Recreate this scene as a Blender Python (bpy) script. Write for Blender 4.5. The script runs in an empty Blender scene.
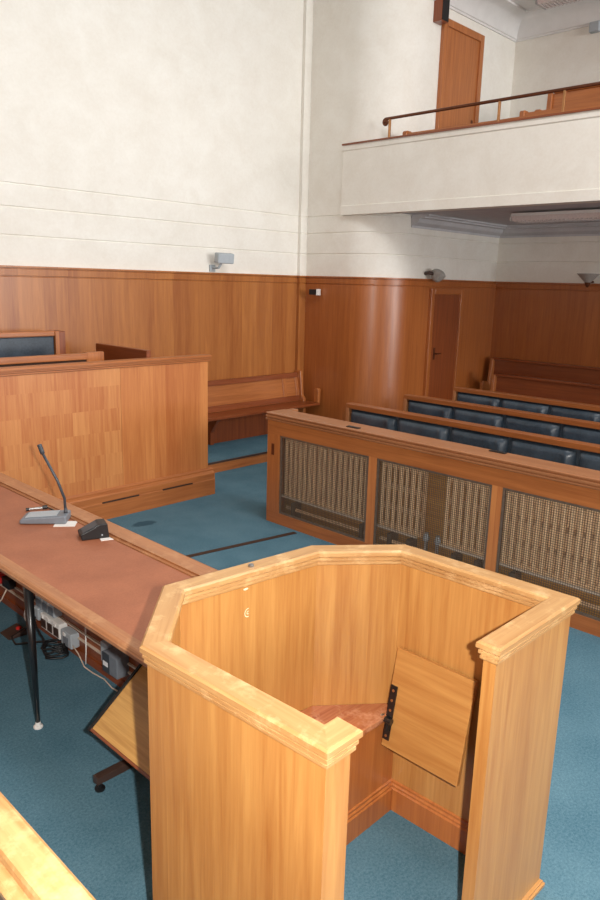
import bpy, bmesh, math, random
from mathutils import Vector, Matrix
random.seed(7)
SC = bpy.context.scene
C = SC.collection
H = 2.1

# ------------------------------------------------------------------ materials
def lin(c):
    c = c / 255.0
    return c / 12.92 if c <= 0.04045 else ((c + 0.055) / 1.055) ** 2.4
def rgb(r, g, b):
    return (lin(r), lin(g), lin(b), 1.0)

class NT:
    def __init__(s, name):
        s.m = bpy.data.materials.new(name); s.m.use_nodes = True
        s.t = s.m.node_tree; s.t.nodes.clear()
        s.out = s.n('ShaderNodeOutputMaterial'); s.b = s.n('ShaderNodeBsdfPrincipled')
        s.l(s.b.outputs[0], s.out.inputs[0])
    def n(s, typ, **kw):
        nd = s.t.nodes.new(typ)
        for k, v in kw.items():
            if k.startswith('i_'):
                nd.inputs[k[2:].replace('_', ' ')].default_value = v
            else:
                setattr(nd, k, v)
        return nd
    def l(s, a, b): s.t.links.new(a, b)
    def math(s, op, a, b=None):
        nd = s.n('ShaderNodeMath', operation=op)
        for i, v in enumerate((a, b)):
            if v is None: continue
            if isinstance(v, (int, float)): nd.inputs[i].default_value = v
            else: s.l(v, nd.inputs[i])
        return nd.outputs[0]
    def mix(s, fac, a, b, mode='MIX'):
        nd = s.n('ShaderNodeMix', data_type='RGBA', blend_type=mode)
        for i, v in ((0, fac), (6, a), (7, b)):
            if isinstance(v, (int, float)): nd.inputs[i].default_value = v
            elif isinstance(v, tuple): nd.inputs[i].default_value = v
            else: s.l(v, nd.inputs[i])
        return nd.outputs[2]
    def ramp(s, fac, p0, p1, c0=(0, 0, 0, 1), c1=(1, 1, 1, 1)):
        nd = s.n('ShaderNodeValToRGB')
        e = nd.color_ramp.elements
        e[0].position = p0; e[1].position = p1; e[0].color = c0; e[1].color = c1
        s.l(fac, nd.inputs[0]); return nd.outputs[0]
    def noise(s, vec, scale, detail=3, rough=0.55, dist=0.0):
        nd = s.n('ShaderNodeTexNoise'); nd.inputs['Scale'].default_value = scale
        nd.inputs['Detail'].default_value = detail; nd.inputs['Roughness'].default_value = rough
        nd.inputs['Distortion'].default_value = dist
        s.l(vec, nd.inputs['Vector']); return nd.outputs['Fac']
    def bump(s, h, strength, dist=0.002):
        nd = s.n('ShaderNodeBump'); nd.inputs['Strength'].default_value = strength
        nd.inputs['Distance'].default_value = dist
        s.l(h, nd.inputs['Height']); s.l(nd.outputs[0], s.b.inputs['Normal'])
    def set(s, **kw):
        for k, v in kw.items(): s.b.inputs[k.replace('_', ' ')].default_value = v

def wood(name, dark, light, grain='z', strip=0.0, amt=0.0, rough=0.38, coat=0.25, grainy=28.0, wear=None, checker=None, coatr=0.25):
    t = NT(name)
    tc = t.n('ShaderNodeTexCoord')
    rot = t.n('ShaderNodeMapping')
    ang = {'x': (0, 0, 0), 'y': (0, 0, -math.pi / 2), 'z': (0, math.pi / 2, 0), 'd1': (0, 0, -math.pi / 4), 'd2': (0, 0, math.pi / 4)}[grain]
    rot.inputs['Rotation'].default_value = ang
    t.l(tc.outputs['Object'], rot.inputs['Vector'])
    sc = t.n('ShaderNodeMapping'); sc.inputs['Scale'].default_value = (1.3, grainy, grainy)
    t.l(rot.outputs[0], sc.inputs['Vector'])
    vec = sc.outputs[0]
    sep = t.n('ShaderNodeSeparateXYZ'); t.l(tc.outputs['Object'], sep.inputs[0])
    h = t.math('ADD', sep.outputs[0], sep.outputs[1])
    tone = None
    if strip:
        wn = t.n('ShaderNodeTexWhiteNoise', noise_dimensions='2D')
        cmb = t.n('ShaderNodeCombineXYZ')
        idx = t.math('FLOOR', t.math('DIVIDE', h, strip))
        t.l(idx, cmb.inputs[0])
        if checker:
            t.l(t.math('FLOOR', t.math('DIVIDE', t.math('ADD', sep.outputs[2], 0.02), checker)), cmb.inputs[1])
        t.l(cmb.outputs[0], wn.inputs['Vector'])
        tone = wn.outputs['Value']
        off = t.n('ShaderNodeVectorMath', operation='ADD')
        cm2 = t.n('ShaderNodeCombineXYZ'); t.l(t.math('MULTIPLY', tone, 37.0), cm2.inputs[0]); t.l(t.math('MULTIPLY', tone, 11.0), cm2.inputs[1])
        t.l(vec, off.inputs[0]); t.l(cm2.outputs[0], off.inputs[1]); vec = off.outputs[0]
    n1 = t.noise(vec, 1.0, 5, 0.6, 0.6)
    n2 = t.noise(vec, 4.5, 2, 0.5)
    f = t.math('ADD', t.math('MULTIPLY', n1, 0.75), t.math('MULTIPLY', n2, 0.25))
    if tone is not None:
        f = t.math('ADD', f, t.math('MULTIPLY', t.math('SUBTRACT', tone, 0.5), amt))
    col = t.ramp(f, 0.28, 0.72, dark, light)
    big = t.noise(tc.outputs['Object'], 1.7, 2)
    col = t.mix(t.math('MULTIPLY', t.math('SUBTRACT', big, 0.35), 0.35), col, dark)
    if wear:
        w = t.noise(tc.outputs['Object'], 9.0, 5, 0.7)
        col = t.mix(t.ramp(w, 0.52, 0.72), col, wear)
    t.l(col, t.b.inputs['Base Color'])
    t.set(Roughness=rough, Coat_Weight=coat, Coat_Roughness=coatr)
    t.bump(n2, 0.08)
    return t.m

def plain(name, col, rough=0.5, metal=0.0, noise=0.0, scale=40.0, coat=0.0, spec=0.5, emit=None):
    t = NT(name)
    tc = t.n('ShaderNodeTexCoord')
    f = t.noise(tc.outputs['Object'], scale, 4)
    d = tuple(c * (1 - noise) for c in col[:3]) + (1,)
    t.l(t.ramp(f, 0.35, 0.65, d, col), t.b.inputs['Base Color'])
    t.set(Roughness=rough, Metallic=metal, Coat_Weight=coat)
    t.b.inputs['Specular IOR Level'].default_value = spec
    return t.m

def plaster(name, c0, c1):
    t = NT(name)
    tc = t.n('ShaderNodeTexCoord')
    a = t.noise(tc.outputs['Object'], 2.6, 6, 0.65, 0.4)
    b = t.noise(tc.outputs['Object'], 34.0, 4, 0.6)
    f = t.math('ADD', t.math('MULTIPLY', a, 0.72), t.math('MULTIPLY', b, 0.28))
    t.l(t.ramp(f, 0.36, 0.62, c0, c1), t.b.inputs['Base Color'])
    t.set(Roughness=0.8); t.b.inputs['Specular IOR Level'].default_value = 0.2
    t.bump(b, 0.12, 0.003)
    return t.m

def carpet_mat():
    t = NT('carpet blue')
    tc = t.n('ShaderNodeTexCoord')
    a = t.noise(tc.outputs['Object'], 90.0, 3, 0.7)
    b = t.noise(tc.outputs['Object'], 3.0, 3, 0.6)
    c = t.noise(tc.outputs['Object'], 260.0, 2, 0.8)
    f = t.math('ADD', t.math('ADD', t.math('MULTIPLY', a, 0.45), t.math('MULTIPLY', b, 0.2)), t.math('MULTIPLY', c, 0.35))
    col = t.ramp(f, 0.35, 0.66, rgb(58, 96, 114), rgb(108, 142, 156))
    sep = t.n('ShaderNodeSeparateXYZ'); t.l(tc.outputs['Object'], sep.inputs[0])
    dx = t.math('DIVIDE', t.math('SUBTRACT', sep.outputs[0], 3.42), 0.17)
    dy = t.math('DIVIDE', t.math('SUBTRACT', sep.outputs[1], 5.16), 0.09)
    d = t.math('ADD', t.math('MULTIPLY', dx, dx), t.math('MULTIPLY', dy, dy))
    d = t.math('ADD', d, t.math('MULTIPLY', t.noise(tc.outputs['Object'], 14.0, 2), 0.8))
    m = t.ramp(d, 0.75, 1.3, (1, 1, 1, 1), (0, 0, 0, 1))
    col = t.mix(t.math('MULTIPLY', m, 0.55), col, rgb(22, 48, 64))
    t.l(col, t.b.inputs['Base Color'])
    t.set(Roughness=0.95); t.b.inputs['Specular IOR Level'].default_value = 0.1
    t.bump(c, 0.5, 0.004)
    return t.m

def leather(name, c0, c1, rough=0.32, scale=60.0):
    t = NT(name)
    tc = t.n('ShaderNodeTexCoord')
    a = t.noise(tc.outputs['Object'], 5.0, 4)
    b = t.noise(tc.outputs['Object'], scale, 3)
    f = t.math('ADD', t.math('MULTIPLY', a, 0.6), t.math('MULTIPLY', b, 0.4))
    t.l(t.ramp(f, 0.35, 0.65, c0, c1), t.b.inputs['Base Color'])
    t.set(Roughness=rough)
    t.bump(b, 0.15, 0.002)
    return t.m

B_D, B_L, B_W = rgb(166, 107, 52), rgb(202, 149, 84), rgb(236, 200, 150)
M = {}
for g in ('x', 'y', 'z', 'd1', 'd2'):
    M['box_' + g] = wood('honey oak grain ' + g, B_D, B_L, g, rough=0.36, coat=0.3)
    M['cap_' + g] = wood('worn honey oak grain ' + g, rgb(164, 114, 64), rgb(202, 160, 106), g, rough=0.4, coat=0.25, wear=rgb(214, 176, 126))
M['box_strip'] = wood('honey oak veneer', B_D, B_L, 'z', strip=0.22, amt=0.1, rough=0.36, coat=0.3)
M['box_low'] = wood('reddish oak', rgb(160, 88, 42), rgb(196, 122, 62), 'z', rough=0.4)  # redder low box wood, flash angle put into the colour
M['seat'] = wood('worn red brown oak seat', rgb(140, 70, 42), rgb(196, 128, 84), 'x', rough=0.22, coat=0.6, wear=rgb(206, 150, 116), coatr=0.15)
M['dado'] = wood('orange brown oak veneer', rgb(150, 85, 38), rgb(184, 118, 60), 'z', strip=0.13, amt=0.2, rough=0.34, coat=0.35, grainy=22, coatr=0.3)
M['dado_dark'] = wood('red brown oak veneer', rgb(146, 78, 34), rgb(178, 105, 51), 'z', strip=0.3, amt=0.1, rough=0.34, coat=0.35, grainy=30, coatr=0.3)  # same dado wood darkened, the far wall's weaker light put into colour
M['dock'] = wood('dock oak veneer', rgb(176, 99, 50), rgb(208, 135, 76), 'z', strip=0.135, amt=0.25, rough=0.36, coat=0.3)
M['dock_check'] = wood('dock checker oak veneer', rgb(182, 105, 55), rgb(214, 147, 87), 'z', strip=0.15, amt=0.25, rough=0.36, coat=0.3, checker=0.2)
for g in ('x', 'y', 'z'):
    M['old_' + g] = wood('brown oak grain ' + g, rgb(150, 84, 40), rgb(194, 120, 64), g, rough=0.36, coat=0.3)
    M['red_' + g] = wood('dark red oak grain ' + g, rgb(112, 52, 24), rgb(152, 80, 40), g, rough=0.34, coat=0.3)
    M['top_' + g] = wood('pale brown oak grain ' + g, rgb(150, 94, 58), rgb(188, 128, 82), g, rough=0.42, coat=0.15, wear=rgb(192, 140, 96))
M['desk_top'] = wood('pinkish oak desk top', rgb(146, 93, 58), rgb(174, 117, 77), 'y', rough=0.4, coat=0.2)
M['pew_y'] = wood('dark brown pew oak', rgb(128, 70, 33), rgb(166, 98, 50), 'y', rough=0.36, coat=0.3)
M['laminate'] = wood('yellow oak laminate', rgb(176, 122, 56), rgb(222, 172, 98), 'y', rough=0.35, coat=0.2, grainy=40)
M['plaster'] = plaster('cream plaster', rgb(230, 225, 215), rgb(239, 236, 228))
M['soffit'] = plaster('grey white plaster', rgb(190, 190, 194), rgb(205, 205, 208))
M['soffit_dark'] = plaster('shaded ceiling plaster', rgb(150, 146, 138), rgb(164, 160, 152))  # unseen hall ceiling, darkened so it bounces less light
M['white'] = plain('white plaster', rgb(226, 224, 222), 0.7, noise=0.05, scale=8)
M['carpet'] = carpet_mat()
M['navy'] = leather('navy leather', rgb(36, 47, 58), rgb(62, 75, 87), 0.33)
M['tan'] = leather('brown leather desk top', rgb(150, 88, 60), rgb(172, 106, 74), 0.5, 120)
M['black'] = plain('black metal', rgb(26, 26, 28), 0.28, 0.0, 0.2, coat=0.4)
M['blackp'] = plain('black plastic', rgb(22, 22, 24), 0.45, 0.0, 0.2)
M['brownmetal'] = plain('brown painted steel', rgb(78, 58, 50), 0.4, 0.2, 0.15)
M['grey'] = plain('grey plastic', rgb(120, 126, 134), 0.42, 0.0, 0.08)
M['dgrey'] = plain('dark grey plastic', rgb(66, 70, 76), 0.45, 0.0, 0.1)
M['lgrey'] = plain('light grey plastic', rgb(172, 180, 186), 0.45, 0.0, 0.06)
M['wplastic'] = plain('white plastic', rgb(232, 230, 226), 0.4, 0.0, 0.04)
M['cream'] = plain('cream plastic', rgb(214, 196, 176), 0.45, 0.0, 0.06)
M['paper'] = plain('paper', rgb(232, 226, 220), 0.8, 0.0, 0.04)
M['red'] = plain('red plastic', rgb(200, 44, 40), 0.4, 0.0, 0.05)
M['brass'] = plain('aged brass', rgb(190, 138, 92), 0.35, 0.75, 0.2)
M['copper'] = plain('dark bronze', rgb(112, 66, 44), 0.35, 0.6, 0.2)
M['steel'] = plain('bright steel', rgb(190, 190, 190), 0.28, 1.0, 0.1)
M['mesh'] = plain('dull bronze wire', rgb(124, 108, 94), 0.4, 0.3, 0.25)
M['radiator'] = plain('cream radiator enamel', rgb(250, 212, 168), 0.4, 0.0, 0.12)
M['dark'] = plain('dark brown interior', rgb(62, 38, 24), 0.7, 0.0, 0.2)
M['smoke'] = plain('grey glass shade', rgb(172, 168, 162), 0.3, 0.0, 0.2, scale=60)
M['prism'] = plain('prismatic diffuser', rgb(226, 214, 212), 0.2, 0.0, 0.2, scale=120, coat=0.5)
M['label'] = plain('white label', rgb(240, 240, 240), 0.6)
M['scuff'] = plain('pale scuff', rgb(245, 220, 180), 0.7)

# ------------------------------------------------------------------ mesh building
class MB:
    def __init__(s): s.bm = bmesh.new()
    def face(s, vs, mi=0):
        try:
            f = s.bm.faces.new(vs); f.material_index = mi; return f
        except ValueError:
            return None
    def box(s, x0, x1, y0, y1, z0, z1, mi=0, mat=None):
        v = [Vector((x, y, z)) for z in (z0, z1) for y in (y0, y1) for x in (x0, x1)]
        if mat is not None: v = [mat @ p for p in v]
        v = [s.bm.verts.new(p) for p in v]
        for q in ((0, 2, 3, 1), (4, 5, 7, 6), (0, 1, 5, 4), (2, 6, 7, 3), (0, 4, 6, 2), (1, 3, 7, 5)):
            s.face([v[i] for i in q], mi)
        return s
    def prism(s, pts, z0, z1, mi=0):
        a = [s.bm.verts.new((p[0], p[1], z0)) for p in pts]; b = [s.bm.verts.new((p[0], p[1], z1)) for p in pts]
        n = len(pts)
        s.face(a[::-1], mi); s.face(b, mi)
        for i in range(n): s.face([a[i], a[(i + 1) % n], b[(i + 1) % n], b[i]], mi)
        return s
    def prof(s, pts, axis, a0, a1, mi=0):
        """extrude a 2D outline along an axis: axis 'y' takes (x,z), axis 'x' takes (y,z)"""
        def P(p, a): return (p[0], a, p[1]) if axis == 'y' else (a, p[0], p[1])
        a = [s.bm.verts.new(P(p, a0)) for p in pts]; b = [s.bm.verts.new(P(p, a1)) for p in pts]
        n = len(pts)
        s.face(a[::-1], mi); s.face(b, mi)
        for i in range(n): s.face([a[i], a[(i + 1) % n], b[(i + 1) % n], b[i]], mi)
        return s
    def tube(s, path, r, seg=10, r1=None, mi=0):
        path = [Vector(p) for p in path]; n = len(path)
        rings = []; up = None
        for i, p in enumerate(path):
            d = (path[min(i + 1, n - 1)] - path[max(i - 1, 0)]).normalized()
            if up is None:
                up = Vector((0, 0, 1)) if abs(d.z) < 0.9 else Vector((1, 0, 0))
            u = d.cross(up).normalized(); w = u.cross(d).normalized(); up = w
            rr = r if r1 is None else r + (r1 - r) * i / (n - 1)
            rings.append([s.bm.verts.new(p + (u * math.cos(a) + w * math.sin(a)) * rr) for a in (2 * math.pi * k / seg for k in range(seg))])
        for A, B in zip(rings, rings[1:]):
            for k in range(seg): s.face([A[k], A[(k + 1) % seg], B[(k + 1) % seg], B[k]], mi)
        s.face(rings[0][::-1], mi); s.face(rings[-1], mi)
        return s
    def lathe(s, prof, loc, seg=20, mat=None, mi=0):
        rings = []
        for r, z in prof:
            ring = []
            for k in range(seg):
                a = 2 * math.pi * k / seg
                p = Vector((r * math.cos(a), r * math.sin(a), z))
                if mat is not None: p = mat @ p
                ring.append(s.bm.verts.new(p + Vector(loc)))
            rings.append(ring)
        for A, B in zip(rings, rings[1:]):
            for k in range(seg): s.face([A[k], A[(k + 1) % seg], B[(k + 1) % seg], B[k]], mi)
        s.face(rings[0][::-1], mi); s.face(rings[-1], mi)
        return s
    def build(s, name, mats, parent=None, bevel=0.0, smooth=False, seg=2):
        bmesh.ops.recalc_face_normals(s.bm, faces=s.bm.faces[:])
        me = bpy.data.meshes.new(name); s.bm.to_mesh(me); s.bm.free()
        for m in (mats if isinstance(mats, (list, tuple)) else [mats]):
            me.materials.append(M[m])
        o = bpy.data.objects.new(name, me); C.objects.link(o)
        if parent is not None:
            me.transform(Matrix.Translation(-Vector(parent['_w'])))
            o.parent = parent; o['_w'] = parent['_w']
        else:
            o['_w'] = (0.0, 0.0, 0.0)
        if smooth:
            for p in me.polygons: p.use_smooth = True
        if bevel:
            md = o.modifiers.new('bevel', 'BEVEL'); md.width = bevel; md.segments = seg; md.limit_method = 'ANGLE'; md.angle_limit = math.radians(40)
            md.harden_normals = False
        return o
def autosmooth(o, deg=40):
    me = o.data
    for p in me.polygons: p.use_smooth = True
    bm = bmesh.new(); bm.from_mesh(me)
    for e in bm.edges:
        if len(e.link_faces) == 2 and e.calc_face_angle(0) > math.radians(deg): e.smooth = False
    bm.to_mesh(me); bm.free()
    return o

def tag(o, label=None, cat=None, group=None, kind=None):
    if label: o['label'] = label
    if cat: o['category'] = cat
    if group: o['group'] = group
    if kind: o['kind'] = kind
    return o
def thing(name, loc, label, cat, group=None, kind=None):
    o = bpy.data.objects.new(name, None); C.objects.link(o); o.location = loc; o['_w'] = tuple(loc)
    o.empty_display_size = 0.1
    return tag(o, label, cat, group, kind)
def solo(mb, name, mats, label, cat, group=None, kind=None, loc=None, **kw):
    o = mb.build(name, mats, None, **kw)
    if loc is not None:
        o.data.transform(Matrix.Translation(-Vector(loc))); o.location = loc; o['_w'] = tuple(loc)
    return tag(o, label, cat, group, kind)
def copy_tree(root, delta, label, group=None):
    r = root.copy(); C.objects.link(r); r.location = Vector(root.location) + Vector(delta)
    r['label'] = label
    if group: r['group'] = group
    for ch in list(root.children):
        c = ch.copy(); C.objects.link(c); c.parent = r
        for g in ch.children:
            d = g.copy(); C.objects.link(d); d.parent = c
    return r

def offsets(path, closed=False):
    """unit mitre normals (pointing to the right of travel)"""
    n = len(path); out = []
    for i in range(n):
        def nrm(a, b):
            d = Vector((b[0] - a[0], b[1] - a[1])).normalized(); return Vector((d.y, -d.x))
        if closed or 0 < i < n - 1:
            n0 = nrm(path[i - 1], path[i]); n1 = nrm(path[i], path[(i + 1) % n])
        elif i == 0: n0 = n1 = nrm(path[0], path[1])
        else: n0 = n1 = nrm(path[-2], path[-1])
        m = (n0 + n1); m = m / max(0.2, m.length_squared) * 2
        out.append(m)
    return out
def sweep(mb, path, normals, profile, i0=0, i1=None):
    i1 = len(path) if i1 is None else i1
    rings = []
    for i in range(i0, i1):
        p = Vector(path[i]); m = normals[i]
        rings.append([mb.bm.verts.new((p.x + m.x * o, p.y + m.y * o, z)) for o, z in profile])
    k = len(profile)
    for A, B in zip(rings, rings[1:]):
        for j in range(k): mb.face([A[j], A[(j + 1) % k], B[(j + 1) % k], B[j]])
    mb.face(rings[0]); mb.face(rings[-1][::-1])
    return mb

# ------------------------------------------------------------------ the room
YL, XP, Y2, XF = 6.95, 7.2, 5.63, 9.94
RR = 0.6
arc = [(XP + RR - RR * math.cos(a), Y2 + RR - RR * math.sin(a)) for a in [math.pi / 2 * k / 14 for k in range(15)]]
PATH = [(-5.0, YL), (7.08, YL), (7.08, 6.9), (XP, 6.9)] + arc + [(XF, Y2), (XF, -8.0)]
NRM = offsets(PATH)
iB = 3; iC = len(PATH) - 2
ZG = (2.93, 2.72, 2.46)
def wall_profile(ztop):
    p = [(-0.2, -0.1), (0, -0.1)]
    for z in sorted(ZG):
        p += [(0, z - 0.011), (-0.010, z - 0.006), (-0.010, z + 0.004), (0, z + 0.009)]
    return p + [(0, ztop), (-0.2, ztop)]
ZH = 6.6
for nm, a, b in (('wall_left', 0, iB + 1), ('wall_corner', iB, iC + 1), ('wall_far', iC, len(PATH))):
    o = sweep(MB(), PATH, NRM, wall_profile(ZH), a, b).build(nm, 'plaster'); tag(o, kind='structure')
    if nm == 'wall_corner': autosmooth(o, 30)
dado_prof = [(0.001, 0), (0.034, 0), (0.034, 2.075), (0.028, 2.08), (0.028, 2.086), (0.04, 2.09), (0.042, 2.15), (0.036, 2.154), (0.036, 2.160), (0.055, 2.164), (0.055, 2.18), (0.001, 2.18)]
for nm, a, b, m in (('trim_1', 0, iB + 1, 'dado'), ('trim_2', iB, iC + 1, 'dado_dark'), ('trim_3', iC, len(PATH), 'dado_dark')):
    o = sweep(MB(), PATH, NRM, dado_prof, a, b).build(nm, m); tag(o, kind='structure'); autosmooth(o, 30)
skirt_prof = [(0.034, 0), (0.055, 0), (0.055, 0.11), (0.045, 0.125), (0.034, 0.125)]
for nm, a, b in (('baseboard_left', 0, iB + 1), ('baseboard_corner', iB, iC + 1), ('baseboard_far', iC, len(PATH))):
    o = sweep(MB(), PATH, NRM, skirt_prof, a, b).build(nm, 'red_x'); tag(o, kind='structure')
tag(MB().box(-5.2, XF + 0.2, -8.2, YL + 0.2, -0.1, 0).build('floor', 'carpet'), kind='structure')
SX0, SX1, SY0, SY1 = 2.3, 4.9, -2.5, 3.5     # unseen skylight added to the hall ceiling as fill light
cb = MB().box(-5.2, SX0, -8.2, YL + 0.2, ZH, ZH + 0.1).box(SX1, 7.3, -8.2, YL + 0.2, ZH, ZH + 0.1).box(SX0, SX1, -8.2, SY0, ZH, ZH + 0.1).box(SX0, SX1, SY1, YL + 0.2, ZH, ZH + 0.1)
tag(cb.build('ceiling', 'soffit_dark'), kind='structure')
lb = MB()
for k in range(5): lb.box(SX0, SX1, SY0 + 1.5 * k - 0.03, SY0 + 1.5 * k + 0.03, ZH + 0.02, ZH + 0.08)
for k in range(4): lb.box(SX0 + 0.8667 * k - 0.03, SX0 + 0.8667 * k + 0.03, SY0, SY1, ZH + 0.02, ZH + 0.08)
tag(lb.build('window_4', 'white'), kind='structure')  # glazing bars of the added skylight
L = bpy.data.lights.new('laylight daylight', 'AREA'); L.shape = 'RECTANGLE'; L.size = SX1 - SX0; L.size_y = SY1 - SY0
L.energy = 235; L.color = (1.0, 0.99, 0.99)  # lamp added overhead to brighten the walls
lo = bpy.data.objects.new('laylight_daylight', L); C.objects.link(lo); lo.location = ((SX0 + SX1) / 2, (SY0 + SY1) / 2, ZH + 0.01)
# gallery ceiling, its cornice and the bulkhead towards the hall
ZC = 5.68
o = MB().box(7.3, XF + 0.2, -8.2, Y2 + 0.2, ZC, ZC + 0.1); o.box(7.2, 7.3, -8.2, Y2 + 0.1, ZC, ZH + 0.1)
tag(o.build('ceiling_gallery', 'white'), kind='structure')
corn = [(0, 5.40), (0.018, 5.40), (0.018, 5.425), (0.03, 5.43)] + [(0.03 + 0.23 * (1 - math.cos(a)), 5.43 + 0.22 * math.sin(a)) for a in [math.pi / 2 * k / 8 for k in range(1, 9)]] + [(0.275, 5.655), (0.275, ZC), (0, ZC)]
gp = [(7.45, Y2), (XF, Y2), (XF, -8.0)]
tag(autosmooth(sweep(MB(), gp, offsets(gp), corn).build('trim_4', 'white'), 30), kind='structure')
# hall walls the photograph does not reach: wall with windows added for fill light, wall behind kept dark
YW = -8.0
wr = MB(); wins = [(3.6, 5.2, 3.3, 6.1), (5.5, 7.1, 3.3, 6.1), (7.6, 9.4, 3.6, 5.3)]  # unseen windows, put in to carry the side fill lights
xs = [-5.2] + [v for w in wins for v in w[:2]] + [XF + 0.2]
for i in range(0, len(xs), 2): wr.box(xs[i], xs[i + 1], YW - 0.2, YW, 0, ZH)
for a, b, z0, z1 in wins: wr.box(a, b, YW - 0.2, YW, 0 if a < 7 else 2.75, z0); wr.box(a, b, YW - 0.2, YW, z1, ZH)
wr.box(7.6, 9.4, YW - 0.2, YW, 0, 0.9)
wins.append((7.6, 9.4, 0.9, 2.75))  # low opening added to light the space under the gallery
tag(wr.build('wall_right', 'plaster'), kind='structure')
tag(MB().box(-5.0, XF, YW, YW + 0.04, 0, 0.9).build('trim_7', 'dado_dark'), kind='structure')
wn_ = [(-2.4, -0.4), (0.6, 2.6)]  # unseen rear windows, added to brighten the walls facing them
nb = MB(); ysn = [YW - 0.2] + [v for w in wn_ for v in w] + [YL + 0.2]
for i in range(0, len(ysn), 2): nb.box(-5.2, -5.0, ysn[i], ysn[i + 1], 0, ZH)
for a, b in wn_: nb.box(-5.2, -5.0, a, b, 0, 2.6); nb.box(-5.2, -5.0, a, b, 4.6, ZH)
tag(nb.build('wall_near', 'dado_dark'), kind='structure')
for i, (a, b) in enumerate(wn_):
    f = MB()
    for y in (a + 0.03, (a + b) / 2, b - 0.03): f.box(-5.14, -5.08, y - 0.03, y + 0.03, 2.6, 4.6)
    for z in (2.63, 3.6, 4.57): f.box(-5.14, -5.08, a, b, z - 0.03, z + 0.03)
    tag(f.build('window_%d' % (i + 5), 'white'), kind='structure')
    L = bpy.data.lights.new('rear daylight', 'AREA'); L.shape = 'RECTANGLE'; L.size = b - a; L.size_y = 2.0
    L.energy = 28; L.color = (1.0, 0.98, 0.95)  # weak fill lamp for the added rear openings
    lo = bpy.data.objects.new('rear_daylight', L); C.objects.link(lo)
    lo.location = (-5.06, (a + b) / 2, 3.6); lo.rotation_euler = (math.radians(90), 0, math.radians(-90))
WE = (118, 116, 105, 110)
for i, (a, b, z0, z1) in enumerate(wins):
    f = MB()
    for x in (a + 0.03, (a + b) / 2, b - 0.03): f.box(x - 0.03, x + 0.03, YW - 0.14, YW - 0.08, z0, z1)
    for z in (z0 + 0.03, z0 + (z1 - z0) / 3, z0 + (z1 - z0) * 2 / 3, z1 - 0.03): f.box(a, b, YW - 0.14, YW - 0.08, z - 0.03, z + 0.03)
    tag(f.build('window_%d' % ((1, 2, 3, 7)[i]), 'white'), kind='structure')
    L = bpy.data.lights.new('window daylight', 'AREA'); L.shape = 'RECTANGLE'; L.size = b - a; L.size_y = z1 - z0
    L.energy = WE[i]; L.color = (1.0, 0.99, 0.98); L.spread = math.radians(120)  # fill lamp set in each added side opening
    lo = bpy.data.objects.new('window_daylight', L); C.objects.link(lo)
    lo.location = ((a + b) / 2, YW - 0.06, (z0 + z1) / 2); lo.rotation_euler = (math.radians(90), 0, 0)

# ------------------------------------------------------------------ gallery
XB = 7.14
YB0, YB1 = -8.0, 6.28
gb = MB().prof([(XB, 2.925), (XB, 3.03), (XB + 0.012, 3.036), (XB + 0.012, 3.67), (XB, 3.68), (XB, 3.735), (XB + 0.17, 3.735), (XB + 0.17, 2.925)], 'y', YB0, YB1)
tag(gb.build('wall_balcony', 'plaster'), kind='structure')
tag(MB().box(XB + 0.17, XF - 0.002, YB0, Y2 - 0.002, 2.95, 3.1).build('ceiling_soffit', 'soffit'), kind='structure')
tag(MB().box(XB - 0.02, XB + 0.19, YB0, YB1, 3.735, 3.755).build('trim_5', 'red_y', bevel=0.004), kind='structure')
# cornice under the gallery
sp = [(XF, Y2)]
sc_prof = [(0, 2.80), (0.02, 2.80), (0.02, 2.825), (0.10, 2.86), (0.13, 2.905), (0.20, 2.91), (0.20, 2.93), (0.26, 2.93), (0.26, 2.95), (0, 2.95)]
gp2 = [(7.75, Y2), (XF, Y2), (XF, -8.0)]
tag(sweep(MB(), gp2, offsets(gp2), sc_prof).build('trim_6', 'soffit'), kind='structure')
# tiers of the gallery floor
tag(MB().box(8.05, XF - 0.002, YB0, Y2 - 0.002, 3.1, 3.42).box(8.95, XF - 0.002, YB0, Y2 - 0.002, 3.42, 3.7).build('floor_gallery', 'carpet'), kind='structure')

# rail with scroll end
rl = thing('handrail', (XB + 0.09, 5.6, 3.755), 'slim bronze handrail on brass posts along the balcony parapet', 'handrail')
zr = 3.985; xr = XB + 0.09
scroll = [(xr, 5.70 + 0.035 * math.sin(a) * (1 - k / 26), zr - 0.036 + 0.036 * math.cos(a) * (1 - k / 26)) for k, a in [(k, 2 * math.pi * 1.35 * k / 18) for k in range(19)]]
MB().tube([(xr, YB0, zr), (xr, 5.70, zr)] + scroll[1:], 0.017, 8).build('rail', 'copper', rl, smooth=True)
for y in (5.64, 4.22, 3.52, 2.1, 0.7, -0.7):
    MB().box(xr - 0.012, xr + 0.012, y - 0.012, y + 0.012, 3.755, zr).build('post', 'brass', rl, bevel=0.003)

# upper door with frame
def door(name, x0, x1, z0, z1, fw, yw, mat_f, mat_l, hand, handle_x):
    d = thing(name, ((x0 + x1) / 2, yw, z0), None, None, kind='structure')
    f = MB()
    f.box(x0, x0 + fw, yw - 0.05, yw - 0.002, z0, z1); f.box(x1 - fw, x1, yw - 0.05, yw - 0.002, z0, z1); f.box(x0 + fw, x1 - fw, yw - 0.05, yw - 0.002, z1 - fw, z1)
    f.build('door_frame', mat_f, d, bevel=0.006)
    MB().box(x0 + fw, x1 - fw, yw - 0.028, yw - 0.004, z0, z1 - fw).build('door_leaf', mat_l, d)
    h = MB(); h.box(handle_x - 0.02, handle_x + 0.02, yw - 0.034, yw - 0.028, hand - 0.08, hand + 0.08); h.tube([(handle_x, yw - 0.03, hand), (handle_x, yw - 0.075, hand), (handle_x + 0.09, yw - 0.075, hand)], 0.009, 8)
    h.build('door_handle', 'copper', d)
    return d
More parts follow.
